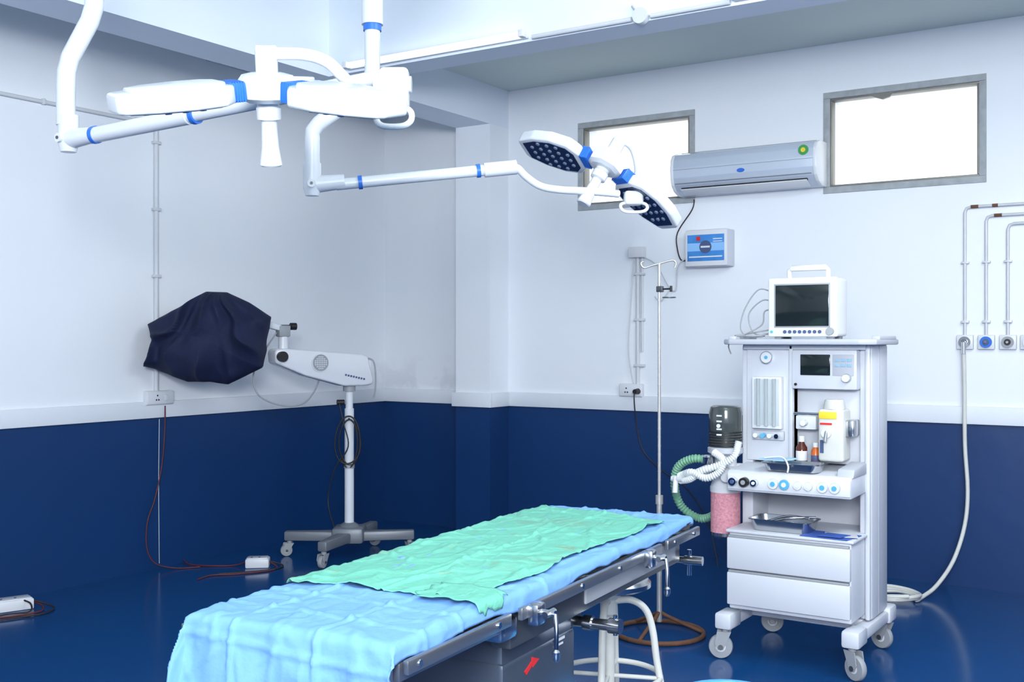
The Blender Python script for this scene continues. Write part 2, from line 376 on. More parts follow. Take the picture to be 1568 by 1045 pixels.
for s in(-1,1):
    for a,b in((-.85,-.43),(-.38,.53),(.58,.88)):
        rl.append(((s*.283,a,.733),(s*.296,b,.762)))
        for t in(a+.06,(a+b)/2,b-.06): rl.append(((s*.253,t-.012,.740),(s*.285,t+.012,.754)))
boxes('side_rails',T,rl,RSTEEL,.003)
boxes('leg_side_bar',T,[((s*.255,-.845,.715),(s*.272,-.41,.752)) for s in(-1,1)],RSTEEL,.003)
cyls('rail_screws',T,[((s*.29,y,.748),(s*.299,y,.748),.007) for s in(-1,1) for y in(-.81,-.49,-.3,-.05,.2,.46,.64,.82)],CHROME)
boxr('hinge_block',T,(.20,-.44,.69),(.275,-.36,.74),STEEL,.01)
PBS=mat('pedestal_blue_steel',(.10,.13,.18),.3,.6,na=.15)
boxr('pedestal_housing',T,(-.10,-.30,.03),(.20,.10,.655),PBS,.018)
boxr('pedestal_steel_cover',T,(-.105,-.305,.10),(.205,.105,.60),PBS,.015)
boxr('pedestal_top',T,(-.07,-.24,.65),(.17,.06,.74),DSTEEL,.01)
boxr('base_plate',T,(-.22,-.50,.0),(.25,.42,.07),STEEL,.02)
ext('arrow_mark',T,[(.2055,-.20,.555),(.2055,-.16,.572),(.2055,-.16,.582),(.2055,-.12,.568),(.2055,-.155,.555),(.2055,-.155,.563),(.2055,-.19,.545)],(.002,0,0),RED)
boxes('label_plate',T,[((.2055,-.03,.585),(.2075,.03,.592)),((.2055,-.03,.573),(.2075,.02,.578))],WPLAS)
def clamp(y,z=.745,n=1):
    c=empty('clamp_%d'%n,(.30,y,z),0,T)
    boxr('block',c,(-.01,-.022,-.03),(.022,.022,.022),STEEL,.008)
    cyl('screw',c,(.02,0,0),(.055,0,0),.008,CHROME); cyl('knob',c,(.04,-.024,0),(.04,.024,0),.008,STEEL)
    tube('lever',c,[(.055,0,.0),(.061,-.006,-.04),(.063,-.012,-.085)],.0055,CHROME); lathe('lever_tip',c,[(.005,-.016),(.009,-.008),(.009,.006),(.004,.013)],(.063,-.012,-.09),STEEL,16)
clamp(-.33,n=1); clamp(.40,n=2)
cyl('crank_bar',T,(.10,.15,.60),(.30,.15,.60),.015,STEEL); cyl('crank_head',T,(.285,.15,.60),(.318,.15,.60),.021,STEEL); cyl('crank_collar',T,(.21,.15,.60),(.235,.15,.60),.021,STEEL)
cyl('crank_pin',T,(.302,.15,.575),(.302,.15,.63),.006,CHROME)
boxr('crank_bracket',T,(.13,.08,.58),(.18,.20,.66),DSTEEL,.008)
cyl('head_bar',T,(.0,.84,.65),(.27,.86,.65),.011,STEEL); cyl('head_bar_grip',T,(.25,.86,.65),(.31,.865,.65),.015,STEEL); cyl('head_pin',T,(.265,.862,.60),(.265,.862,.685),.007,CHROME)
boxr('head_bracket',T,(.15,.80,.63),(.20,.88,.745),DSTEEL,.008)
# drapes
def drape(name,x0,x1,y0,y1,xw,yn,yf,zt,nx,ny,amp,m,seed,edge=.015,creases=(),skew=0,creasx=(),hf=.4,farslant=0.):
    bm=bmesh.new(); V=[]
    for j in range(ny+1):
        row=[]
        tj=j/ny
        for i in range(nx+1):
            ti=i/nx
            ex=edge*noise.noise(Vector((seed,tj*7,0.3))); ex2=edge*noise.noise(Vector((seed+9,tj*6,1.3)))+hf*edge*noise.noise(Vector((seed+3,tj*22,1.3)))
            a=(x0+ex)*(1-ti)+(x1+ex2)*ti
            ey=edge*noise.noise(Vector((seed+4,ti*4,2.)))
            b=(y0+ey)*(1-tj)+(y1+ey-skew*ti)*tj
            dx=max(0,abs(a)-xw); dy=max(0,yn-b,b-yf)
            sx=1 if a>0 else -1; sy=-1 if b<0 else 1
            x=max(-xw,min(xw,a)); y=max(yn,min(yf,b)); z=zt
            mn=min(dx,dy); mxx=max(dx,dy); rr=.014
            def sh(d):
                if d<rr*1.57: return rr*math.sin(d/rr), rr*(1-math.cos(d/rr))
                return rr,rr+(d-rr*1.57)
            ox,zx=sh(dx); oy,zy=sh(dy)
            if dx>0: x+=sx*(ox+.03*dx)
            if dy>0: y+=sy*(oy+.05*dy)
            z-=max(zx,zy)
            if mn>0: x+=sx*.12*mn; y+=sy*.25*mn
            n1=noise.noise(Vector((a*4+seed,b*4,0)))+.5*noise.noise(Vector((a*11+b*5+seed,b*6-a*4,3)))+.25*noise.noise(Vector((a*26+seed,b*20,5)))
            w=amp*n1
            rg=1-abs(noise.noise(Vector((a*5.5+b*2.4+seed,b*3.1-a*3,7))))*7
            w+=amp*.9*max(0,rg)
            rg=1-abs(noise.noise(Vector((a*7-b*4+seed,b*5+a*3,2))))*9
            w+=amp*.6*max(0,rg)
            rg=1-abs(noise.noise(Vector((a*15+b*3+seed,b*10-a*5,9))))*8
            w+=amp*.35*max(0,rg)
            for c in creases: w+=.006*math.exp(-((b-c+.01*math.sin(a*7))/.006)**2)
            for c in creasx: w+=.006*math.exp(-((a-c+.008*math.sin(b*6))/.006)**2)
            if mxx<.014: z+=abs(w)
            else:
                fold=.010*math.sin(a*30+noise.noise(Vector((a*5,b*2,seed)))*3)*min(1,dy/.2)
                if dy>dx: y+=sy*(w+fold)
                else: x+=sx*w*.6
            row.append(bm.verts.new((x,y,z)))
        V.append(row)
    for j in range(ny):
        for i in range(nx): bm.faces.new((V[j][i],V[j][i+1],V[j+1][i+1],V[j+1][i]))
    o=fin(bm,name,T,m,ang=180)
    s=o.modifiers.new('s','SOLIDIFY'); s.thickness=.0016; s.offset=1
    return o
drape('blue_sheet',-.36,.290,-1.22,.885,.254,-.845,.90,.789,130,300,.0055,BLUESH,3.1,.026,creases=(-.60,-.74,-.90,-1.02,-.2),creasx=(-.13,.09))
drape('green_sheet',-.262,.222,-.53,.815,.252,-2,2,.7985,110,240,.0065,GREEN,8.4,.035,skew=.13,creasx=(.0,),hf=.25)
drape('green_sheet_corner',.10,.285,-.535,-.40,.258,-2,2,.802,24,24,.003,GREEN,5.2,.03,hf=.2)

# ------------------------------------------------------------ surgical light
S=empty('surgical_light',(-2.3,2.9,0),33.1)
lathe('ceiling_flange',S,[(.16,3.42),(.16,3.37),(.10,3.30),(.06,3.28),(.06,2.78),(.0,2.77)],(0,0,0),WHITE)
cyl('horizontal_arm_1',S,(0,0,2.93),(-1.138,.215,2.89),.042,WHITE)
cyl('horizontal_arm_2',S,(0,0,2.85),(-.216,.715,2.85),.042,WHITE)
tube('drop_tube_1',S,[(-1.138,.215,2.93),(-1.138,.215,2.62),(-1.14,.215,2.56),(-1.155,.215,2.51),(-1.225,.215,2.38),(-1.238,.215,2.33),(-1.24,.215,2.27),(-1.24,.215,2.14)],.033,WHITE,smooth=False,n=20)
def elbow(nm,pos,d,z0,r=.036):
    x,y=pos
    cyl(nm+'_sleeve',S,(x,y,z0+.0),(x,y,z0+.10),r,WHITE); cyl(nm+'_cap',S,(x,y,z0-.03),(x,y,z0),r*.75,WHITE,r)
    dv=Vector(d).normalized(); a=Vector((x,y,z0+.015))
    cyl(nm+'_nose',S,a,a+dv*.13,r,WHITE,r*.8)
    s=dv.cross(Vector((0,0,1))).normalized(); disc(nm+'_pivot',S,a-s*(-r*.6),(s),.016,.025,WPLAS)
    disc(nm+'_screw',S,a+s*(r*.6+.022),(s),.006,.006,DSTEEL,12)
A0=Vector((-1.231,.215,2.087)); A1=Vector((-.007,-.485,2.15)); dA=(A1-A0)
elbow('elbow_1',(A0.x,A0.y),dA,2.075)
def rings(nm,p,q,ts,r,m):
    dd=(q-p).normalized()
    cyls(nm,S,[(p+(q-p)*t-dd*.008,p+(q-p)*t+dd*.008,r) for t in ts],m,n=24)
cyl('spring_arm_1a',S,A0+dA*.08,A0+dA*.42,.028,WHITE); cyl('spring_arm_1b',S,A0+dA*.42,A1,.023,WHITE)
rings('arm_1_rings',A0,A1,(.10,.44,.80),.031,BLUE)
tube('drop_tube_2',S,[(-.216,.715,2.86),(-.216,.715,2.46),(-.220,.715,2.42),(-.24,.715,2.385),(-.43,.715,2.245),(-.455,.715,2.215),(-.457,.715,2.18),(-.457,.715,2.06)],.031,WHITE,smooth=False,n=20)
cyl('drop_sleeve_2',S,(-.216,.715,2.64),(-.216,.715,2.86),.043,WHITE); cyl('drop_ring_2',S,(-.216,.715,2.615),(-.216,.715,2.642),.0365,BLUE)
cyl('drop_sleeve_1',S,(-1.138,.215,2.70),(-1.138,.215,2.93),.045,WHITE); cyl('drop_ring_1',S,(-1.138,.215,2.675),(-1.138,.215,2.70),.037,BLUE)
B0=Vector((-.457,.715,1.99)); B1=Vector((.332,.815,2.083)); dB=B1-B0
elbow('elbow_2',(B0.x,B0.y),dB,1.985)
cyl('spring_arm_2',S,B0+dB*.12,B1,.023,WHITE); rings('arm_2_rings',B0,B1,(.24,.84),.028,BLUE)
cyl('arm_2_end_block',S,B0+dB*.87,B1+dB.normalized()*.03,.03,WHITE)
tube('arm_2_goose',S,[B1+Vector((-.02,0,0)),B1+Vector((.03,0,0)),(.40,.83,2.05),(.46,.84,2.012),(.54,.85,1.998),(.65,.87,1.995),(.79,.92,1.99)],.016,WHITE,n=14)
def lamp_head(nm,M,angs,wd=1.):
    h=empty(nm,parent=S,M=M)
    lathe('hub',h,[(.0,-.04),(.060,-.04),(.078,-.028),(.080,.02),(.070,.034),(.045,.040),(0,.041)],(0,0,0),WHITE,n=8)
    lathe('top_knob',h,[(.030,.03),(.030,.105),(.026,.112),(.0,.113)],(0,0,0),WHITE)
    lathe('handle',h,[(0,-.215),(.026,-.215),(.031,-.21),(.024,-.16),(.021,-.09),(.033,-.085),(.034,-.055),(.030,-.05),(.030,-.035),(0,-.034)],(0,0,0),WHITE)
    for k,a in enumerate(angs):
        R=Matrix.Rotation(rad(a),4,'Z')@Matrix.Rotation(rad(4),4,'Y')
        ol=[(.11,.055),(.15,.108),(.235,.125),(.33,.108),(.405,.07),(.418,.05)]
        pts=[(x,y,-.028) for x,y in ol]+[(x,-y,-.028) for x,y in ol[::-1]]
        ext('petal_%d'%k,h,pts,(0,0,.050),WHITE,.010,3,M=R)
        rl=[(.13,.045),(.16,.085),(.235,.10),(.32,.085),(.375,.045)]
        ext('petal_cap_%d'%k,h,[(x,y,.018) for x,y in rl]+[(x,-y,.018) for x,y in rl[::-1]],(0,0,.014),WHITE,.006,2,M=R)
        il=[(.135,.05),(.162,.088),(.235,.105),(.32,.090),(.388,.055)]
        ext('petal_led_face_%d'%k,h,[(x,y,-.0305) for x,y in il]+[(x,-y,-.0305) for x,y in il[::-1]],(0,0,.01),DBLUE,0,M=R)
        bm=bmesh.new()
        for ix in range(5):
            for iy in range(-2,3):
                x=.165+ix*.045; y=iy*.04
                if abs(y)>(.084 if 0<ix<4 else .05): continue
                addcyl(bm,(x,y,-.034),(x,y,-.024),.009,.009,n=12)
        fin(bm,'leds_%d'%k,h,LED,M=R)
        bm=bmesh.new()
        addbox(bm,(.098,0,0),(.045,.088,.05),bev=.004)
        for i in range(6): addbox(bm,(.082+i*.007,0,0),(.003,.092,.054))
        fin(bm,'petal_joint_%d'%k,h,BLUE,M=R)
    return h
M1=Matrix.Translation((-.324,-.685,2.068))@Matrix.Rotation(rad(17),4,'X')@Matrix.Rotation(rad(1),4,'Y')
lamp_head('lamp_head_1',M1,(213,333,93))
k1=M1@Vector((0,0,.09))
tube('yoke_1',S,[k1,k1+Vector((.10,.01,.0)),k1+Vector((.16,.03,-.015)),k1+Vector((.20,.06,-.05)),(-.095,-.56,2.085),(-.05,-.52,2.075),(.0,-.48,2.09)],.017,WHITE,n=14)
box('bracket_1',S,(.0,-.475,2.11),(.085,.075,.12),WHITE,.014,seg=3)
cyl('bracket_pivot_1',S,(-.06,-.475,2.125),(.05,-.475,2.125),.024,WHITE)
tube('bracket_handle_1',S,[(-.04,-.50,2.045),(-.048,-.51,2.015),(-.028,-.52,1.995),(.028,-.52,1.995),(.052,-.51,2.015),(.045,-.50,2.045),(.0,-.49,2.052)],.009,WPLAS,closed=True)
# second head hangs tilted: its axes from one petal direction and the head normal
nz=Vector((.49,.20,.85)).normalized(); xx=Vector((.74,.40,-.52)); xx=(xx-nz*xx.dot(nz)).normalized(); yy=nz.cross(xx)
M2=Matrix(((xx.x,yy.x,nz.x,.742),(xx.y,yy.y,nz.y,.915),(xx.z,yy.z,nz.z,2.123),(0,0,0,1)))
lamp_head('lamp_head_2',M2,(0,124))
kt=M2@Vector((0,0,.100))
tube('yoke_2',S,[kt,kt+Vector((.03,.0,.0)),kt+Vector((.065,.02,-.03)),kt+Vector((.085,.04,-.10)),(.87,1.0,2.06),(.865,.97,2.0)],.015,WHITE,n=14)
box('bracket_2',S,(.855,.95,1.975),(.08,.07,.06),WHITE,.014,seg=3)
tube('bracket_handle_2',S,[(.805,.93,1.95),(.80,.92,1.93),(.82,.91,1.914),(.885,.91,1.914),(.91,.92,1.93),(.90,.93,1.95),(.855,.94,1.955)],.007,WPLAS,closed=True)

# ------------------------------------------------------------ anesthesia machine
A=empty('anesthesia_machine',(-1.55,4.72,0))
boxes('base_frame',A,[((-.30,-.24,.135),(-.24,.30,.185)),((.24,-.24,.135),(.30,.30,.185)),((-.25,-.0,.14),(.25,.06,.19)),((-.25,.22,.14),(.25,.28,.19))],MACH,.01)
boxes('base_feet',A,[((-.31,-.27,.13),(-.235,-.14,.20)),((.235,-.27,.13),(.31,-.14,.20)),((-.31,.22,.13),(-.235,.33,.20)),((.235,.22,.13),(.31,.33,.20))],MACH,.012)
def caster(par,x,y,z,r=.052,rz=0,m=GREYP,k=0):
    c=empty('caster_%d'%k,(x,y,0),rz,par)
    lathe('tyre',c,[(r*.6,-.014),(r*.93,-.013),(r,-.006),(r,.006),(r*.93,.013),(r*.6,.014)],(0,0,0),m,M=Matrix.Translation((.02,0,r))@Matrix.Rotation(rad(90),4,'X'))
    lathe('wheel_hub',c,[(0,-.016),(r*.62,-.013),(r*.62,.013),(0,.016)],(0,0,0),WPLAS,M=Matrix.Translation((.02,0,r))@Matrix.Rotation(rad(90),4,'X'))
    disc('axle_cap',c,(.02,-.026,r),(0,1,0),r*.22,.052,DSTEEL,16)
    ext('fork_a',c,[(-.025,-.024,z-.015),(.035,-.024,z-.015),(.045,-.024,r*1.3),(.032,-.024,r*.8),(.008,-.024,r*.8)],(0,.005,0),m)
    ext('fork_b',c,[(-.025,.019,z-.015),(.035,.019,z-.015),(.045,.019,r*1.3),(.032,.019,r*.8),(.008,.019,r*.8)],(0,.005,0),m)
    cyl('stem',c,(0,0,z-.02),(0,0,z+.02),.016,m)
k=0
for x,y,rz in((-.272,-.235,200),(.272,-.235,330),(.272,.29,160),(-.272,.29,20)):
    caster(A,x,y,.135,.052,rz,GREYP,k); k+=1
boxr('drawer_cabinet',A,(-.265,-.21,.215),(.262,.22,.545),MACH,.006)
for i,(z0,z1) in enumerate(((.235,.375),(.39,.525))):
    boxr('drawer_front_%d'%i,A,(-.268,-.232,z0),(.262,-.208,z1),MACH,.006)
    boxr('drawer_grip_%d'%i,A,(-.262,-.229,z1-.002),(.256,-.21,z1+.010),GREYP,.002)
boxr('cabinet_top_sheet',A,(-.275,-.225,.545),(.275,.23,.558),MACH,.004)
boxr('column_right',A,(.235,.0,.19),(.29,.25,1.36),MACH,.012)
boxr('column_left',A,(-.29,.0,.19),(-.235,.25,1.36),MACH,.012)
boxr('column_right_edge',A,(.262,-.018,.19),(.285,.01,1.36),MACH,.01)
boxr('column_right_groove',A,(.289,.10,.2),(.2915,.112,1.35),MACHD,.001)
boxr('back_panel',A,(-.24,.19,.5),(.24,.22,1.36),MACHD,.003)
boxr('upper_face_left',A,(-.262,-.012,.84),(-.045,.19,1.355),MACH,.006)
boxr('divider',A,(-.062,-.03,.84),(-.045,.1,1.355),MACH,.004)
boxr('upper_face_right',A,(-.045,.03,.84),(.24,.19,1.17),MACH,.006)
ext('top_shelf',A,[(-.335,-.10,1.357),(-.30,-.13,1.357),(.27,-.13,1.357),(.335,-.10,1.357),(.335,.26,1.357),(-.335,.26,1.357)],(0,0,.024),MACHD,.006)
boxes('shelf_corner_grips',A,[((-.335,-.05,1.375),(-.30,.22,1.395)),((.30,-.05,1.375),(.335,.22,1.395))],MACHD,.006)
boxr('shelf_skirt',A,(-.27,-.03,1.335),(.27,.24,1.358),MACH,.004)
boxr('ventilator_module',A,(-.045,-.045,1.165),(.238,.05,1.335),MACH,.008)
boxr('ventilator_screen',A,(-.005,-.049,1.225),(.125,-.043,1.315),SCREEN,.003)
boxr('ventilator_keypad',A,(.135,-.048,1.225),(.225,-.044,1.315),MACHD,.002)
boxes('ventilator_keys',A,[((.145+.026*i,-.051,1.285-.022*j),(.165+.026*i,-.047,1.298-.022*j)) for i in range(3) for j in range(2)],mat('key_pale_blue',(.3,.5,.65),.5),.001)
disc('ventilator_dial',A,(.195,-.047,1.215),(0,-1,0),.016,.018,WPLAS); disc('dial_ring',A,(.195,-.046,1.215),(0,-1,0),.02,.004,GREYP)
disc('ventilator_button',A,(-.025,-.046,1.185),(0,-1,0),.006,.006,BLACK,12)
disc('pressure_gauge_rim',A,(-.165,-.012,1.30),(0,-1,0),.028,.018,CHROME); disc('pressure_gauge_face',A,(-.165,-.029,1.30),(0,-1,0),.024,.003,WPLAS); disc('pressure_gauge_arc',A,(-.165,-.0315,1.30),(0,-1,0),.008,.002,GAUGE)
boxr('flowmeter_frame',A,(-.225,-.045,.985),(-.09,-.01,1.215),WPLAS,.005)
boxr('flowmeter_back',A,(-.215,-.047,1.0),(-.10,-.044,1.205),mat('flow_back',(.48,.54,.58),.3),.001)
bm=bmesh.new()
for i in range(3): addcyl(bm,(-.193+.036*i,-.052,.998),(-.193+.036*i,-.052,1.207),.0085,n=16)
fin(bm,'flow_tubes',A,mat('flow_tube_glass',(.75,.82,.85),.05,trans=.6,na=.02))
boxes('flow_channel',A,[((-.197+.036*i,-.0475,1.0),(-.189+.036*i,-.0465,1.205)) for i in range(3)],GREYP)
for i in range(4): disc('flow_knob_%d'%i,A,(-.205+.032*i,-.03,.955),(0,-1,0),.010,.03,(WPLAS,GAUGE,WPLAS,CHROME)[i])
boxr('flow_knob_plate',A,(-.23,-.03,.935),(-.085,-.01,.975),MACHD,.003)
V=empty('vaporizer',(.155,-.07,.0),0,A)
boxr('body',V,(-.060,-.05,.865),(.048,.06,1.085),CREAM,.012,3); lathe('dial',V,[(.045,1.085),(.045,1.10),(.038,1.125),(.0,1.127)],(-.005,0,0),CREAM)
boxr('yellow_label',V,(-.055,-.053,1.045),(.02,-.049,1.075),YEL,.001); disc('fill_port',V,(-.02,-.05,.985),(0,-1,0),.02,.02,WPLAS); boxr('sight_window',V,(-.05,-.053,.90),(-.035,-.049,.955),LABEL,0)
boxr('red_text',V,(-.05,-.053,1.02),(.0,-.0495,1.028),RED,0); boxr('mount',V,(.045,-.02,.97),(.082,.07,1.04),STEEL,.006); boxr('rail_block',V,(-.18,.02,.99),(-.09,.10,1.05),WPLAS,.006)
cyl('lock_knob',V,(-.135,.02,1.02),(-.135,-.02,1.02),.012,WPLAS); cyl('lock_bar',V,(-.18,-.0,1.06),(-.06,-.0,1.06),.006,STEEL); cyl('filler',V,(-.02,-.06,1.0),(-.02,-.08,.95),.008,STEEL)
ext('desk_body',A,[(-.27,-.22,.725),(-.27,-.225,.80),(-.27,-.21,.815),(-.27,.19,.845),(-.27,.19,.735)],(.535,0,0),MACH,.008)
boxr('desk_front_fascia',A,(-.265,-.228,.735),(.262,-.218,.803),WPLAS,.003)
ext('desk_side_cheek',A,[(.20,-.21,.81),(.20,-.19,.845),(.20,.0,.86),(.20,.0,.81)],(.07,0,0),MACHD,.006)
for i,(x,r,m1,m2) in enumerate(((-.235,.017,CHROME,LABEL),(-.185,.02,BLACK,GREYP),(-.14,.014,CHROME,WPLAS),(-.06,.021,WPLAS,GAUGE),(-.012,.021,GAUGE,WPLAS),(.045,.017,WPLAS,WPLAS),(.09,.017,WPLAS,WPLAS),(.15,.021,WPLAS,GAUGE),(.20,.021,WPLAS,GAUGE))):
    disc('desk_port_rim_%d'%i,A,(x,-.2265,.769),(0,-1,0),r*1.12,.004,MACHD)
    disc('desk_port_%d'%i,A,(x,-.226,.769),(0,-1,0),r,.014 if i>2 else .03,m1); disc('desk_port_face_%d'%i,A,(x,-.240 if i>2 else -.256,.769),(0,-1,0),r*.5,.003,m2)
def tray(name,loc,rz,l,w,h,m=STEEL):
    p=empty(name,loc,rz); bm=bmesh.new()
    def loop(l,w,z,n=6,r=.03):
        vs=[]
        for cx,cy,a0 in((l/2-r,w/2-r,0),(-l/2+r,w/2-r,90),(-l/2+r,-w/2+r,180),(l/2-r,-w/2+r,270)):
            for i in range(n+1):
                a=rad(a0+90*i/n); vs.append(bm.verts.new((cx+r*math.cos(a),cy+r*math.sin(a),z)))
        return vs
    Ls=[loop(l+.02,w+.02,h-.003),loop(l+.02,w+.02,h),loop(l,w,h),loop(l-.02,w-.02,.004),]
    O=[loop(l+.001,w+.001,h-.004),loop(l-.018,w-.018,.0)]
    n=len(Ls[0])
    seq=[O[1],O[0],Ls[0],Ls[1],Ls[2],Ls[3]]
    for a,b in zip(seq,seq[1:]):
        for i in range(n): bm.faces.new((a[i],a[(i+1)%n],b[(i+1)%n],b[i]))
    bm.faces.new(O[1][::-1]); bm.faces.new(Ls[3])
    fin(bm,'dish',p,m); return p
tp=tray('instrument_tray',(-1.60,4.60,.560),0,.26,.15,.05)
tubes('instruments',tp,[[(-.10,.02,.02),(.0,.03,.055),(.11,-.01,.06)],[(-.09,-.02,.02),(.02,-.03,.055),(.13,.02,.062)]],.005,CHROME)
tp=tray('steel_tray',(-1.545,4.565,.822),0,.24,.12,.035)
ext('packets',tp,[(-.15,-.02,.04),(-.03,-.05,.042),(.0,.03,.045),(-.12,.05,.04)],(0,0,.006),LPAPER)
tubes('tubing',tp,[[(-.12,-.03,.05),(-.04,-.04,.058),(.0,-.08,.03),(.0,-.085,.0)]],.004,WPLAS)
pb=empty('paper_sheets',(-1.38,4.60,.5585))
ext('sheet_a',pb,[(-.12,-.10,.001),(.08,-.11,.001),(.10,.03,.001),(-.10,.05,.001)],(0,0,.003),PAPER); ext('sheet_b',pb,[(-.02,-.085,.005),(.11,-.05,.006),(.07,.05,.005),(-.05,.02,.005)],(0,0,.002),WPLAS); ext('sheet_c',pb,[(-.05,-.10,.008),(.05,-.10,.008),(.07,-.02,.008),(-.03,-.01,.008)],(0,0,.002),PAPER)
b=empty('medicine_bottle',(-1.545,4.662,.838))
lathe('glass',b,[(.022,.0),(.024,.003),(.024,.075),(.012,.095),(.012,.105),(.0,.106)],(0,0,0),BROWN); lathe('cap',b,[(.014,.10),(.014,.125),(.0,.126)],(0,0,0),WPLAS); lathe('label',b,[(.0243,.02),(.0247,.021),(.0247,.06),(.0243,.061)],(0,0,0),WPLAS)
b=empty('medicine_bottle',(-1.482,4.655,.838))
lathe('glass',b,[(.017,.0),(.018,.003),(.018,.065),(.010,.078),(.010,.085),(.0,.086)],(0,0,0),ORANGE); lathe('cap',b,[(.012,.08),(.012,.10),(.0,.101)],(0,0,0),WPLAS); lathe('label',b,[(.0183,.02),(.0187,.021),(.0187,.045),(.0183,.046)],(0,0,0),LABEL)
Bz=empty('bellows_absorber',(-.355,-.03,0),0,A)
lathe('bellows_dome',Bz,[(.072,.895),(.074,.90),(.074,1.05),(.068,1.075),(.055,1.082),(0,1.083)],(0,0,0),SMOKE)
bm=bmesh.new()
for i in range(6): addcyl(bm,(0,0,.90+i*.012),(0,0,.906+i*.012),.0755,n=32)
fin(bm,'bellows_rings',Bz,BLACK)
boxes('scale_marks',Bz,[((-.012,-.0765,z),(.012,-.072,z+.007)) for z in(.95,.975,1.01,1.035)],WPLAS)
disc('scale_dot',Bz,(-.003,-.073,.993),(0,-1,0),.009,.004,WPLAS)
lathe('manifold',Bz,[(0,.845),(.05,.845),(.066,.86),(.08,.87),(.08,.89),(.07,.896),(0,.897)],(0,0,0),MACHD)
lathe('valve_block',Bz,[(.0,.70),(.06,.70),(.066,.72),(.05,.77),(.05,.845),(0,.846)],(0,0,0),WPLAS)
lathe('canister',Bz,[(0,.50),(.06,.50),(.066,.507),(.066,.70),(0,.70)],(0,0,0),PINK); lathe('canister_base',Bz,[(0,.487),(.055,.487),(.068,.497),(.068,.512),(0,.513)],(0,0,0),STEEL); lathe('canister_lid',Bz,[(0,.692),(.069,.692),(.069,.715),(0,.716)],(0,0,0),WPLAS)
cyl('canister_arm',Bz,(.0,.03,.80),(.13,.05,.80),.02,MACH); cyl('valve_1',Bz,(-.05,-.05,.80),(-.11,-.08,.77),.022,WPLAS); cyl('valve_2',Bz,(.03,-.06,.79),(.05,-.12,.77),.022,WPLAS)
lathe('valve_dome_1',Bz,[(.0,.0),(.024,.0),(.024,.03),(.018,.038),(0,.039)],(-.06,-.06,.82),CHROME); lathe('valve_dome_2',Bz,[(.0,.0),(.024,.0),(.024,.03),(.018,.038),(0,.039)],(.05,-.08,.82),WPLAS)
corr('green_hose_1',Bz,[(-.05,-.03,.83),(-.14,-.04,.835),(-.22,-.03,.79),(-.25,.0,.70),(-.24,.05,.60),(-.16,.08,.545),(-.07,.05,.58),(-.04,-.01,.66),(-.02,-.03,.72)],.018,GHOSE)
corr('white_hose_1',Bz,[(.11,-.12,.93),(.10,-.15,.87),(.04,-.16,.83),(-.04,-.17,.80),(-.10,-.16,.76),(-.16,-.13,.745)],.015,WHOSE)
corr('white_hose_2',Bz,[(-.16,-.14,.765),(-.09,-.17,.79),(-.02,-.18,.77),(.04,-.17,.80),(.05,-.15,.85),(.0,-.13,.88)],.015,WHOSE)
cyl('y_piece',Bz,(-.14,-.15,.755),(-.20,-.13,.75),.014,WPLAS); cyl('mask_port',Bz,(-.18,-.14,.76),(-.18,-.15,.69),.012,WPLAS)
# ------------------------------------------------------------ patient monitor
Mo=empty('patient_monitor',(-1.553,4.80,1.385))
boxr('case',Mo,(-.15,-.10,.008),(.15,.06,.262),WPLAS,.014,3)
boxr('bezel',Mo,(-.153,-.112,.006),(.153,-.092,.264),WPLAS,.008,3)
boxr('screen',Mo,(-.118,-.1145,.052),(.118,-.110,.232),SCREEN,.003)
boxr('screen_border',Mo,(-.124,-.1135,.046),(.124,-.1105,.238),GREYP,.003)
bm=bmesh.new()
for i in range(8): addcyl(bm,(-.075+i*.022,-.118,.028),(-.075+i*.022,-.11,.028),.0075,n=14)
fin(bm,'buttons',Mo,LABEL); disc('jog_dial',Mo,(.125,-.112,.03),(0,-1,0),.016,.018,GREYP)
disc('power_button',Mo,(-.135,-.112,.028),(0,-1,0),.006,.005,GAUGE,14)
tube('carry_handle',Mo,[(-.085,-.02,.255),(-.087,-.02,.30),(-.075,-.02,.313),(.075,-.02,.313),(.087,-.02,.30),(.085,-.02,.255)],.011,WPLAS,smooth=False)
boxr('handle_bar',Mo,(-.08,-.035,.298),(.08,-.005,.318),WPLAS,.006)
boxes('feet',Mo,[((-.13,-.09,-.003),(-.10,-.06,.01)),((.10,-.09,-.003),(.13,-.06,.01)),((-.13,.02,-.003),(-.10,.05,.01)),((.10,.02,-.003),(.13,.05,.01))],GREYP,.002)
tubes('sensor_leads',Mo,[[(-.15,-.03,.20),(-.22,-.04,.22),(-.28,-.05,.14),(-.30,-.06,.05),(-.26,-.08,.008),(-.18,-.10,.006)],
 [(-.15,-.03,.16),(-.20,-.05,.17),(-.26,-.06,.11),(-.24,-.07,.03),(-.19,-.08,.012),(-.16,-.12,.01)],
 [(-.15,-.02,.13),(-.19,-.05,.12),(-.20,-.06,.06),(-.28,-.08,.015),(-.32,-.06,.008),(-.25,.0,.01),(-.17,-.06,.02)],
 [(-.15,-.05,.04),(-.2,-.08,.03),(-.26,-.07,.02),(-.31,-.1,.012),(-.22,-.12,.01),(-.17,-.09,.015)],
 [(-.32,-.06,.005),(-.345,-.09,-.03),(-.33,-.10,-.07)]],.003,GREYP)

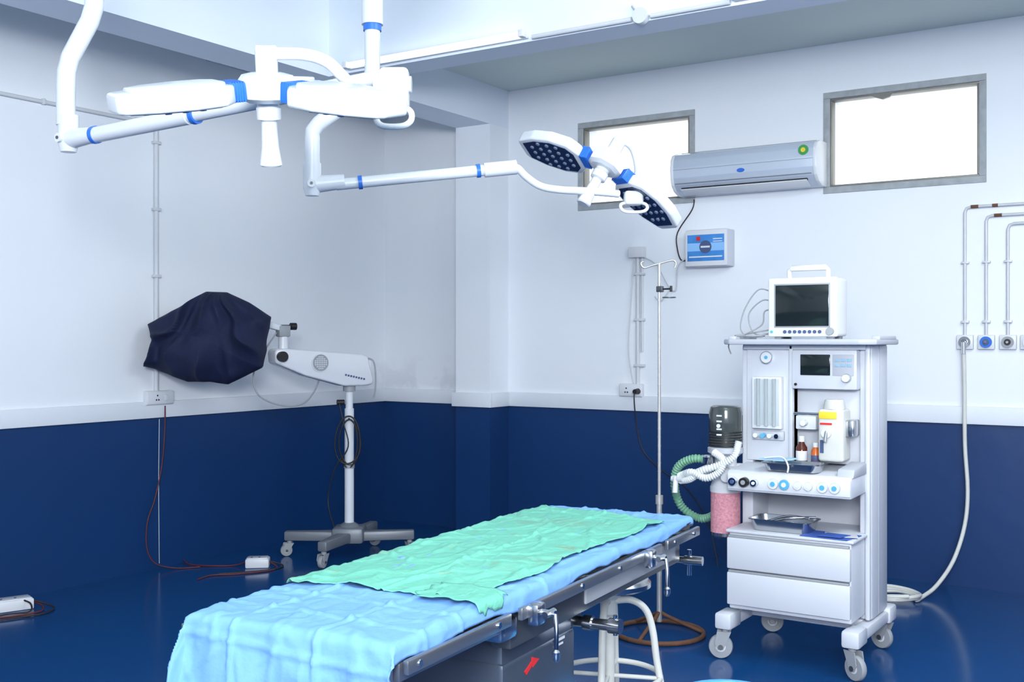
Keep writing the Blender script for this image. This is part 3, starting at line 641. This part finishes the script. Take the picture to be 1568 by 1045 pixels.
# ------------------------------------------------------------ IV stand
I=empty('iv_stand',(-2.229,4.68,0))
cyl('pole_upper',I,(0,0,.62),(0,0,1.735),.0075,STANDP); cyl('pole_lower',I,(0,0,.06),(0,0,.64),.0125,STANDP); cyl('collar',I,(0,0,.61),(0,0,.65),.018,STANDP)
cyls('pole_notches',I,[((0,0,.72+i*.04),(0,0,.725+i*.04),.0083) for i in range(24)],STANDP,n=12)
tube('base_ring',I,[(.205*math.cos(a*math.pi/12),.205*math.sin(a*math.pi/12),.012) for a in range(24)],.011,RUST,k=2,closed=True)
tubes('spokes',I,[[(.205*math.cos(a),.205*math.sin(a),.014),(.12*math.cos(a),.12*math.sin(a),.05),(.03*math.cos(a),.03*math.sin(a),.09),(.0,.0,.11)] for a in(.5,.5+math.pi*2/3,.5+math.pi*4/3)],.009,RUST)
tubes('hooks',I,[[(.0,0,1.735),(-.03,-.02,1.725),(-.06,-.04,1.715),(-.072,-.047,1.735),(-.062,-.04,1.745)],[(0,0,1.735),(.03,.02,1.745),(.055,.036,1.75),(.066,.043,1.735),(.06,.04,1.715)]],.005,STANDP)
c=empty('clamp',(0,0,1.615),0,I); boxr('block',c,(-.012,-.012,-.014),(.02,.012,.014),DSTEEL,.004); cyl('screw',c,(.02,0,0),(.065,0,0),.004,BLACK); cyl('knob',c,(.06,0,-.014),(.06,0,.014),.006,BLACK)
tube('holder_ring',c,[(.05+.03*math.cos(a*math.pi/4),.03*math.sin(a*math.pi/4),-.04) for a in range(8)],.0025,DSTEEL,k=3,closed=True,n=6)
# ------------------------------------------------------------ stool
St=empty('revolving_stool',(-1.84,3.45,0),20)
lathe('seat',St,[(0,.50),(.13,.50),(.15,.51),(.15,.525),(.14,.535),(0,.537)],(0,0,0),STEEL); lathe('screw_column',St,[(0,.10),(.022,.10),(.022,.40),(.03,.41),(.03,.46),(.06,.49),(.06,.50),(0,.501)],(0,0,0),CREAM)
L=[]
for q in range(4):
    a=q*math.pi/2; c_,s_=math.cos(a),math.sin(a)
    L.append([(r*c_,r*s_,z) for r,z in((.02,.455),(.08,.46),(.13,.43),(.155,.36),(.17,.25),(.19,.14),(.21,.012))])
tubes('legs',St,L,.0125,CREAM,n=12)
tube('foot_ring',St,[(.182*math.cos(a*math.pi/12),.182*math.sin(a*math.pi/12),.19) for a in range(24)],.010,CREAM,k=2,closed=True)
tubes('ring_spokes',St,[[(.18*math.cos(a),.18*math.sin(a),.19),(.0,0,.19)] for a in(0,math.pi/2,math.pi,1.5*math.pi)],.008,CREAM)
cyls('leg_tips',St,[((.21*math.cos(q*math.pi/2),.21*math.sin(q*math.pi/2),0),(.209*math.cos(q*math.pi/2),.209*math.sin(q*math.pi/2),.03),.016) for q in range(4)],BLACK)
b=empty('plastic_basin',(-1.325,3.30,0)); lathe('bowl',b,[(0,.0),(.10,.0),(.15,.235),(.165,.24),(.165,.25),(.148,.25),(.098,.01),(0,.01)],(0,0,0),BASIN)

# ------------------------------------------------------------ microscope with cover
Mi=empty('surgical_microscope',(-4.691,5.298,0),33.1)
GB=mat('base_grey',(.17,.19,.22),.4,.2)
for k,(x,y) in enumerate(((-.38,.0),(-.10,-.36),(.38,.04),(.10,.36))):
    d=Vector((x,y,0)); n=Vector((-y,x,0)).normalized()
    pts=[n*.055+Vector((0,0,.10)),d*.75+n*.035+Vector((0,0,.10)),d*1.08+n*.03+Vector((0,0,.10)),d*1.08-n*.03+Vector((0,0,.10)),d*.75-n*.035+Vector((0,0,.10)),-n*.055+Vector((0,0,.10))]
    ext('base_leg_%d'%k,Mi,pts,(0,0,.06),GB,.01)
    caster(Mi,x,y,.10,.038,200+50*k,GREYP,k)
box('base_centre',Mi,(0,0,.14),(.20,.20,.10),GB,.02); lathe('base_boss',Mi,[(.07,.18),(.06,.20),(.035,.215),(0,.216)],(0,0,0),GB)
cyl('pole',Mi,(0,0,.20),(0,0,.94),.030,WHITE); cyl('pole_inner',Mi,(0,0,.94),(0,0,1.11),.024,WHITE); cyl('pole_collar',Mi,(0,0,.56),(0,0,.59),.034,GREYP); cyl('pole_neck',Mi,(0,0,1.05),(0,0,1.10),.04,GREYP)
cyl('height_knob',Mi,(-.03,-.01,.98),(-.075,-.025,.98),.017,BLACK)
H=empty('arm_assembly',(0,0,0),34,Mi)
f=1/.83
pl=[(-.435,1.30),(-.425,1.322),(-.38,1.325),(.05,1.285),(.085,1.27),(.118,1.12),(.112,1.092),(.06,1.085),(-.05,1.085),(-.27,1.155),(-.43,1.235)]
ext('arm_housing',H,[(x*f,-.065,z) for x,z in pl],(0,.13,0),WHITE,.014,3)
boxr('rear_block',H,(.08,-.05,1.10),(.135,.05,1.25),WPLAS,.01)
disc('speaker_ring',H,(-.19*f,-.062,1.235),(0,-1,0),.058,.010,WPLAS); disc('speaker_grille',H,(-.19*f,-.071,1.235),(0,-1,0),.052,.004,GREYP)
bm=bmesh.new()
for i in range(-3,4):
    for j in range(-3,4):
        if i*i+j*j<12: addcyl(bm,(-.19*f+i*.012,-.0745,1.235+j*.012),(-.19*f+i*.012,-.0765,1.235+j*.012),.004,n=8)
fin(bm,'speaker_dots',H,WPLAS)
disc('front_knob',H,(-.40*f,-.06,1.275),(0,-1,0),.032,.035,BLACK)
boxes('name_strip',H,[((-.06+i*.018,-.0668,1.15-.004*i),(-.048+i*.018,-.064,1.162-.004*i)) for i in range(8)],LABEL)
cyl('riser',H,(-.37*f,0,1.29),(-.37*f,0,1.44),.03,WHITE); box('riser_joint',H,(-.37*f,0,1.43),(.075,.07,.07),GREYP,.01)
cyl('clamp_knob',H,(-.31*f,-.0,1.46),(-.40*f,0,1.46),.010,DSTEEL); cyl('clamp_knob_grip',H,(-.30*f,0,1.46),(-.33*f,0,1.46),.022,BLACK)
ext('link_arm',H,[(-.34*f,-.03,1.415),(-.34*f,-.03,1.45),(-.60*f,-.03,1.545),(-.62*f,-.03,1.50)],(0,.06,0),WHITE,.008)
cyl('optics_stub',H,(-.60*f,0,1.50),(-.80*f,0,1.45),.05,WHITE)
sil=[(93,32),(60,54),(25,70),(-6,71),(-50,45),(-94,21),(-84,-3),(-96,-44),(-60,-58),(-34,-68),(0,-68),(27,-72),(52,-60),(80,-46),(83,-18)]
sil=[(x*.00383,z*.00383) for x,z in sil]
def rad_at(th):
    c,s=math.cos(th),math.sin(th); best=0
    for i in range(len(sil)):
        x1,z1=sil[i];x2,z2=sil[(i+1)%len(sil)]
        den=c*(z2-z1)-s*(x2-x1)
        if abs(den)<1e-9: continue
        t=(x1*(z2-z1)-z1*(x2-x1))/den
        ex,ez=x2-x1,z2-z1; px,pz=c*t-x1,s*t-z1; w=(px*ex+pz*ez)/(ex*ex+ez*ez)
        if t>0 and -1e-6<=w<=1+1e-6: best=max(best,t)
    return best
bm=bmesh.new(); NT=260; NP=70; rows=[]
for i in range(1,NP):
    ph=math.pi*i/NP; row=[]
    for j in range(NT):
        th=2*math.pi*j/NT; R=rad_at(th)
        sp=math.sin(ph)**.62; cp=math.copysign(abs(math.cos(ph))**.8,math.cos(ph))
        x=R*sp*math.cos(th); z=R*sp*math.sin(th); y=-.19*cp
        # folds fan out from the peak of the cover
        dz=.36-z; an=math.atan2(x-.03,dz); dist=math.hypot(x-.03,dz)
        wob=noise.noise(Vector((x*5,z*5,1.)))
        fs=1-abs(math.sin(an*5.5+1.9*wob+.6))
        fs2=1-abs(math.sin(an*11+2.6*wob+1.1))
        fold=(.085*fs**1.8+.03*fs2)*min(1,dist/.25)-.04+.07*noise.noise(Vector((x*6,z*6,4.)))
        k=math.sin(ph)**.35*(1-.55*math.sin(ph)**10)
        y+=math.copysign(1,y)*fold*k
        row.append(bm.verts.new((x,y,z)))
    rows.append(row)
a0=bm.verts.new((0,-.19,0)); a1=bm.verts.new((0,.19,0))
for A_,B_ in zip(rows,rows[1:]):
    for j in range(NT): bm.faces.new((A_[j],A_[(j+1)%NT],B_[(j+1)%NT],B_[j]))
for j in range(NT):
    bm.faces.new((a0,rows[0][(j+1)%NT],rows[0][j])); bm.faces.new((a1,rows[-1][j],rows[-1][(j+1)%NT]))
fin(bm,'cloth_cover',Mi,NAVY,ang=180,M=Matrix.Translation((-.742,-.52,1.39)))
tubes('cables',Mi,[[(-.40,-.30,1.42),(-.52,-.35,1.2),(-.50,-.36,1.05),(-.38,-.30,.98),(-.26,-.22,.98),(-.20,-.14,1.05),(-.17,-.10,1.14)],
  [(.08,.02,1.26),(.15,.03,1.24),(.165,.03,1.1),(.15,.03,1.0)]],.005,GREYP)
tubes('coiled_cable',Mi,[[(.0+.07*math.sin(a)*(1+.2*math.sin(a*.37)),-.04+.012*math.sin(a*.9),.73+.15*math.cos(a)-.015*math.sin(a*1.7)) for a in [i*.5 for i in range(34)]]],.005,BLACK,k=3)
tubes('hanging_cable',Mi,[[(-.06,-.03,.98),(-.03,-.045,.85),(.0,-.05,.7),(-.09,-.04,.55),(-.13,-.03,.35),(-.08,-.1,.2)]],.004,BLACK)

# ------------------------------------------------------------ extension boards and cables
def extboard(loc,rz,w,cables):
    p=empty('extension_board',loc,rz)
    boxr('case',p,(-w/2,-.05,0),(w/2,.05,.055),WPLAS,.008); boxr('face',p,(-w/2+.01,-.042,.054),(w/2-.01,.042,.060),WHITE,.003)
    for i in range(2): disc('hole_%d'%i,p,(-w/4+i*w/3,-.01,.059),(0,0,1),.006,.003,BLACK,10)
    for i,(pts,m) in enumerate(cables): tube('cable_%d'%i,p,pts,.0045,m,n=8)
extboard((-5.20,3.30,0),70,.20,[([(.1,.0,.03),(.14,-.05,.01),(.1,-.15,.006),(-.05,-.17,.006),(-.2,-.12,.006),(-.15,-.05,.008)],RCABLE),([(.1,-.02,.04),(.18,-.1,.01),(.12,-.2,.006),(.0,-.21,.006),(-.12,-.2,.006),(-.25,-.1,.006)],CABLE),([(.05,-.04,.05),(.07,-.1,.04),(.05,-.16,.015),(-.05,-.13,.01),(-.2,-.16,.006)],CABLE)])
extboard((-4.93,4.74,0),40,.14,[([(-.07,0,.03),(-.15,.03,.006),(-.3,.04,.006),(-.42,.10,.006),(-.475,.2,.02)],RCABLE),([(.07,0,.03),(.12,-.05,.006),(.08,-.15,.006),(-.1,-.22,.006),(-.24,-.24,.006),(-.30,-.35,.006)],RCABLE),([(.07,.02,.03),(.15,.0,.006),(.12,-.1,.006),(.0,-.16,.006),(-.2,-.2,.006)],CABLE)])
p=empty('power_cable',(0,0,0))
tube('red_cable',p,[(XL+.04,4.40,.98),(XL+.035,4.40,.8),(XL+.03,4.38,.6),(XL+.03,4.33,.42),(XL+.03,4.28,.3),(XL+.035,4.27,.15),(XL+.06,4.31,.05),(-5.28,4.42,.008),(-5.2,4.53,.006)],.004,RCABLE,n=8)
tube('earth_wire',p,[(XL+.006,4.385,.90),(XL+.006,4.38,.5),(XL+.006,4.385,.03)],.002,COND,n=6)

# ------------------------------------------------------------ lights
def area(name,loc,target,sx,sy,e,col=(1,1,1)):
    l=D.lights.new(name,'AREA'); l.shape='RECTANGLE'; l.size=sx; l.size_y=sy; l.energy=e; l.color=col
    o=D.objects.new(name,l); SC.collection.objects.link(o); o.location=loc
    o.rotation_euler=(Vector(target)-Vector(loc)).to_track_quat('-Z','Y').to_euler(); return o
area('fill_behind_camera',(1.2,-1.6,2.3),(-2.2,5.4,1.5),2.0,1.4,295,(.94,.97,1.))  # added soft fill from behind the camera; no window stands there
area('bounce_flash',(.1,-.4,2.2),(-1.2,1.4,3.42),.6,.6,115,(.95,.98,1.))
area('fill_rear',(.0,3.6,3.3),(-2.6,4.4,.6),1.6,1.2,88,(.93,.97,1.))  # added overhead fill to brighten the rear of the room; no fixture
w=D.worlds.new('sky'); SC.world=w; w.use_nodes=True
bg=w.node_tree.nodes['Background']; bg.inputs[0].default_value=(.95,.99,1,1); bg.inputs[1].default_value=2.2
# ------------------------------------------------------------ camera
cam=D.cameras.new('camera'); co=D.objects.new('camera',cam); SC.collection.objects.link(co)
co.location=(0,0,1.38); co.rotation_euler=(rad(90),0,rad(33.1)); cam.sensor_width=36; cam.lens=38.64; cam.shift_y=-.0016; cam.clip_start=.05
SC.camera=co
SC.view_settings.view_transform='Standard'; SC.view_settings.look='None'; SC.view_settings.exposure=0
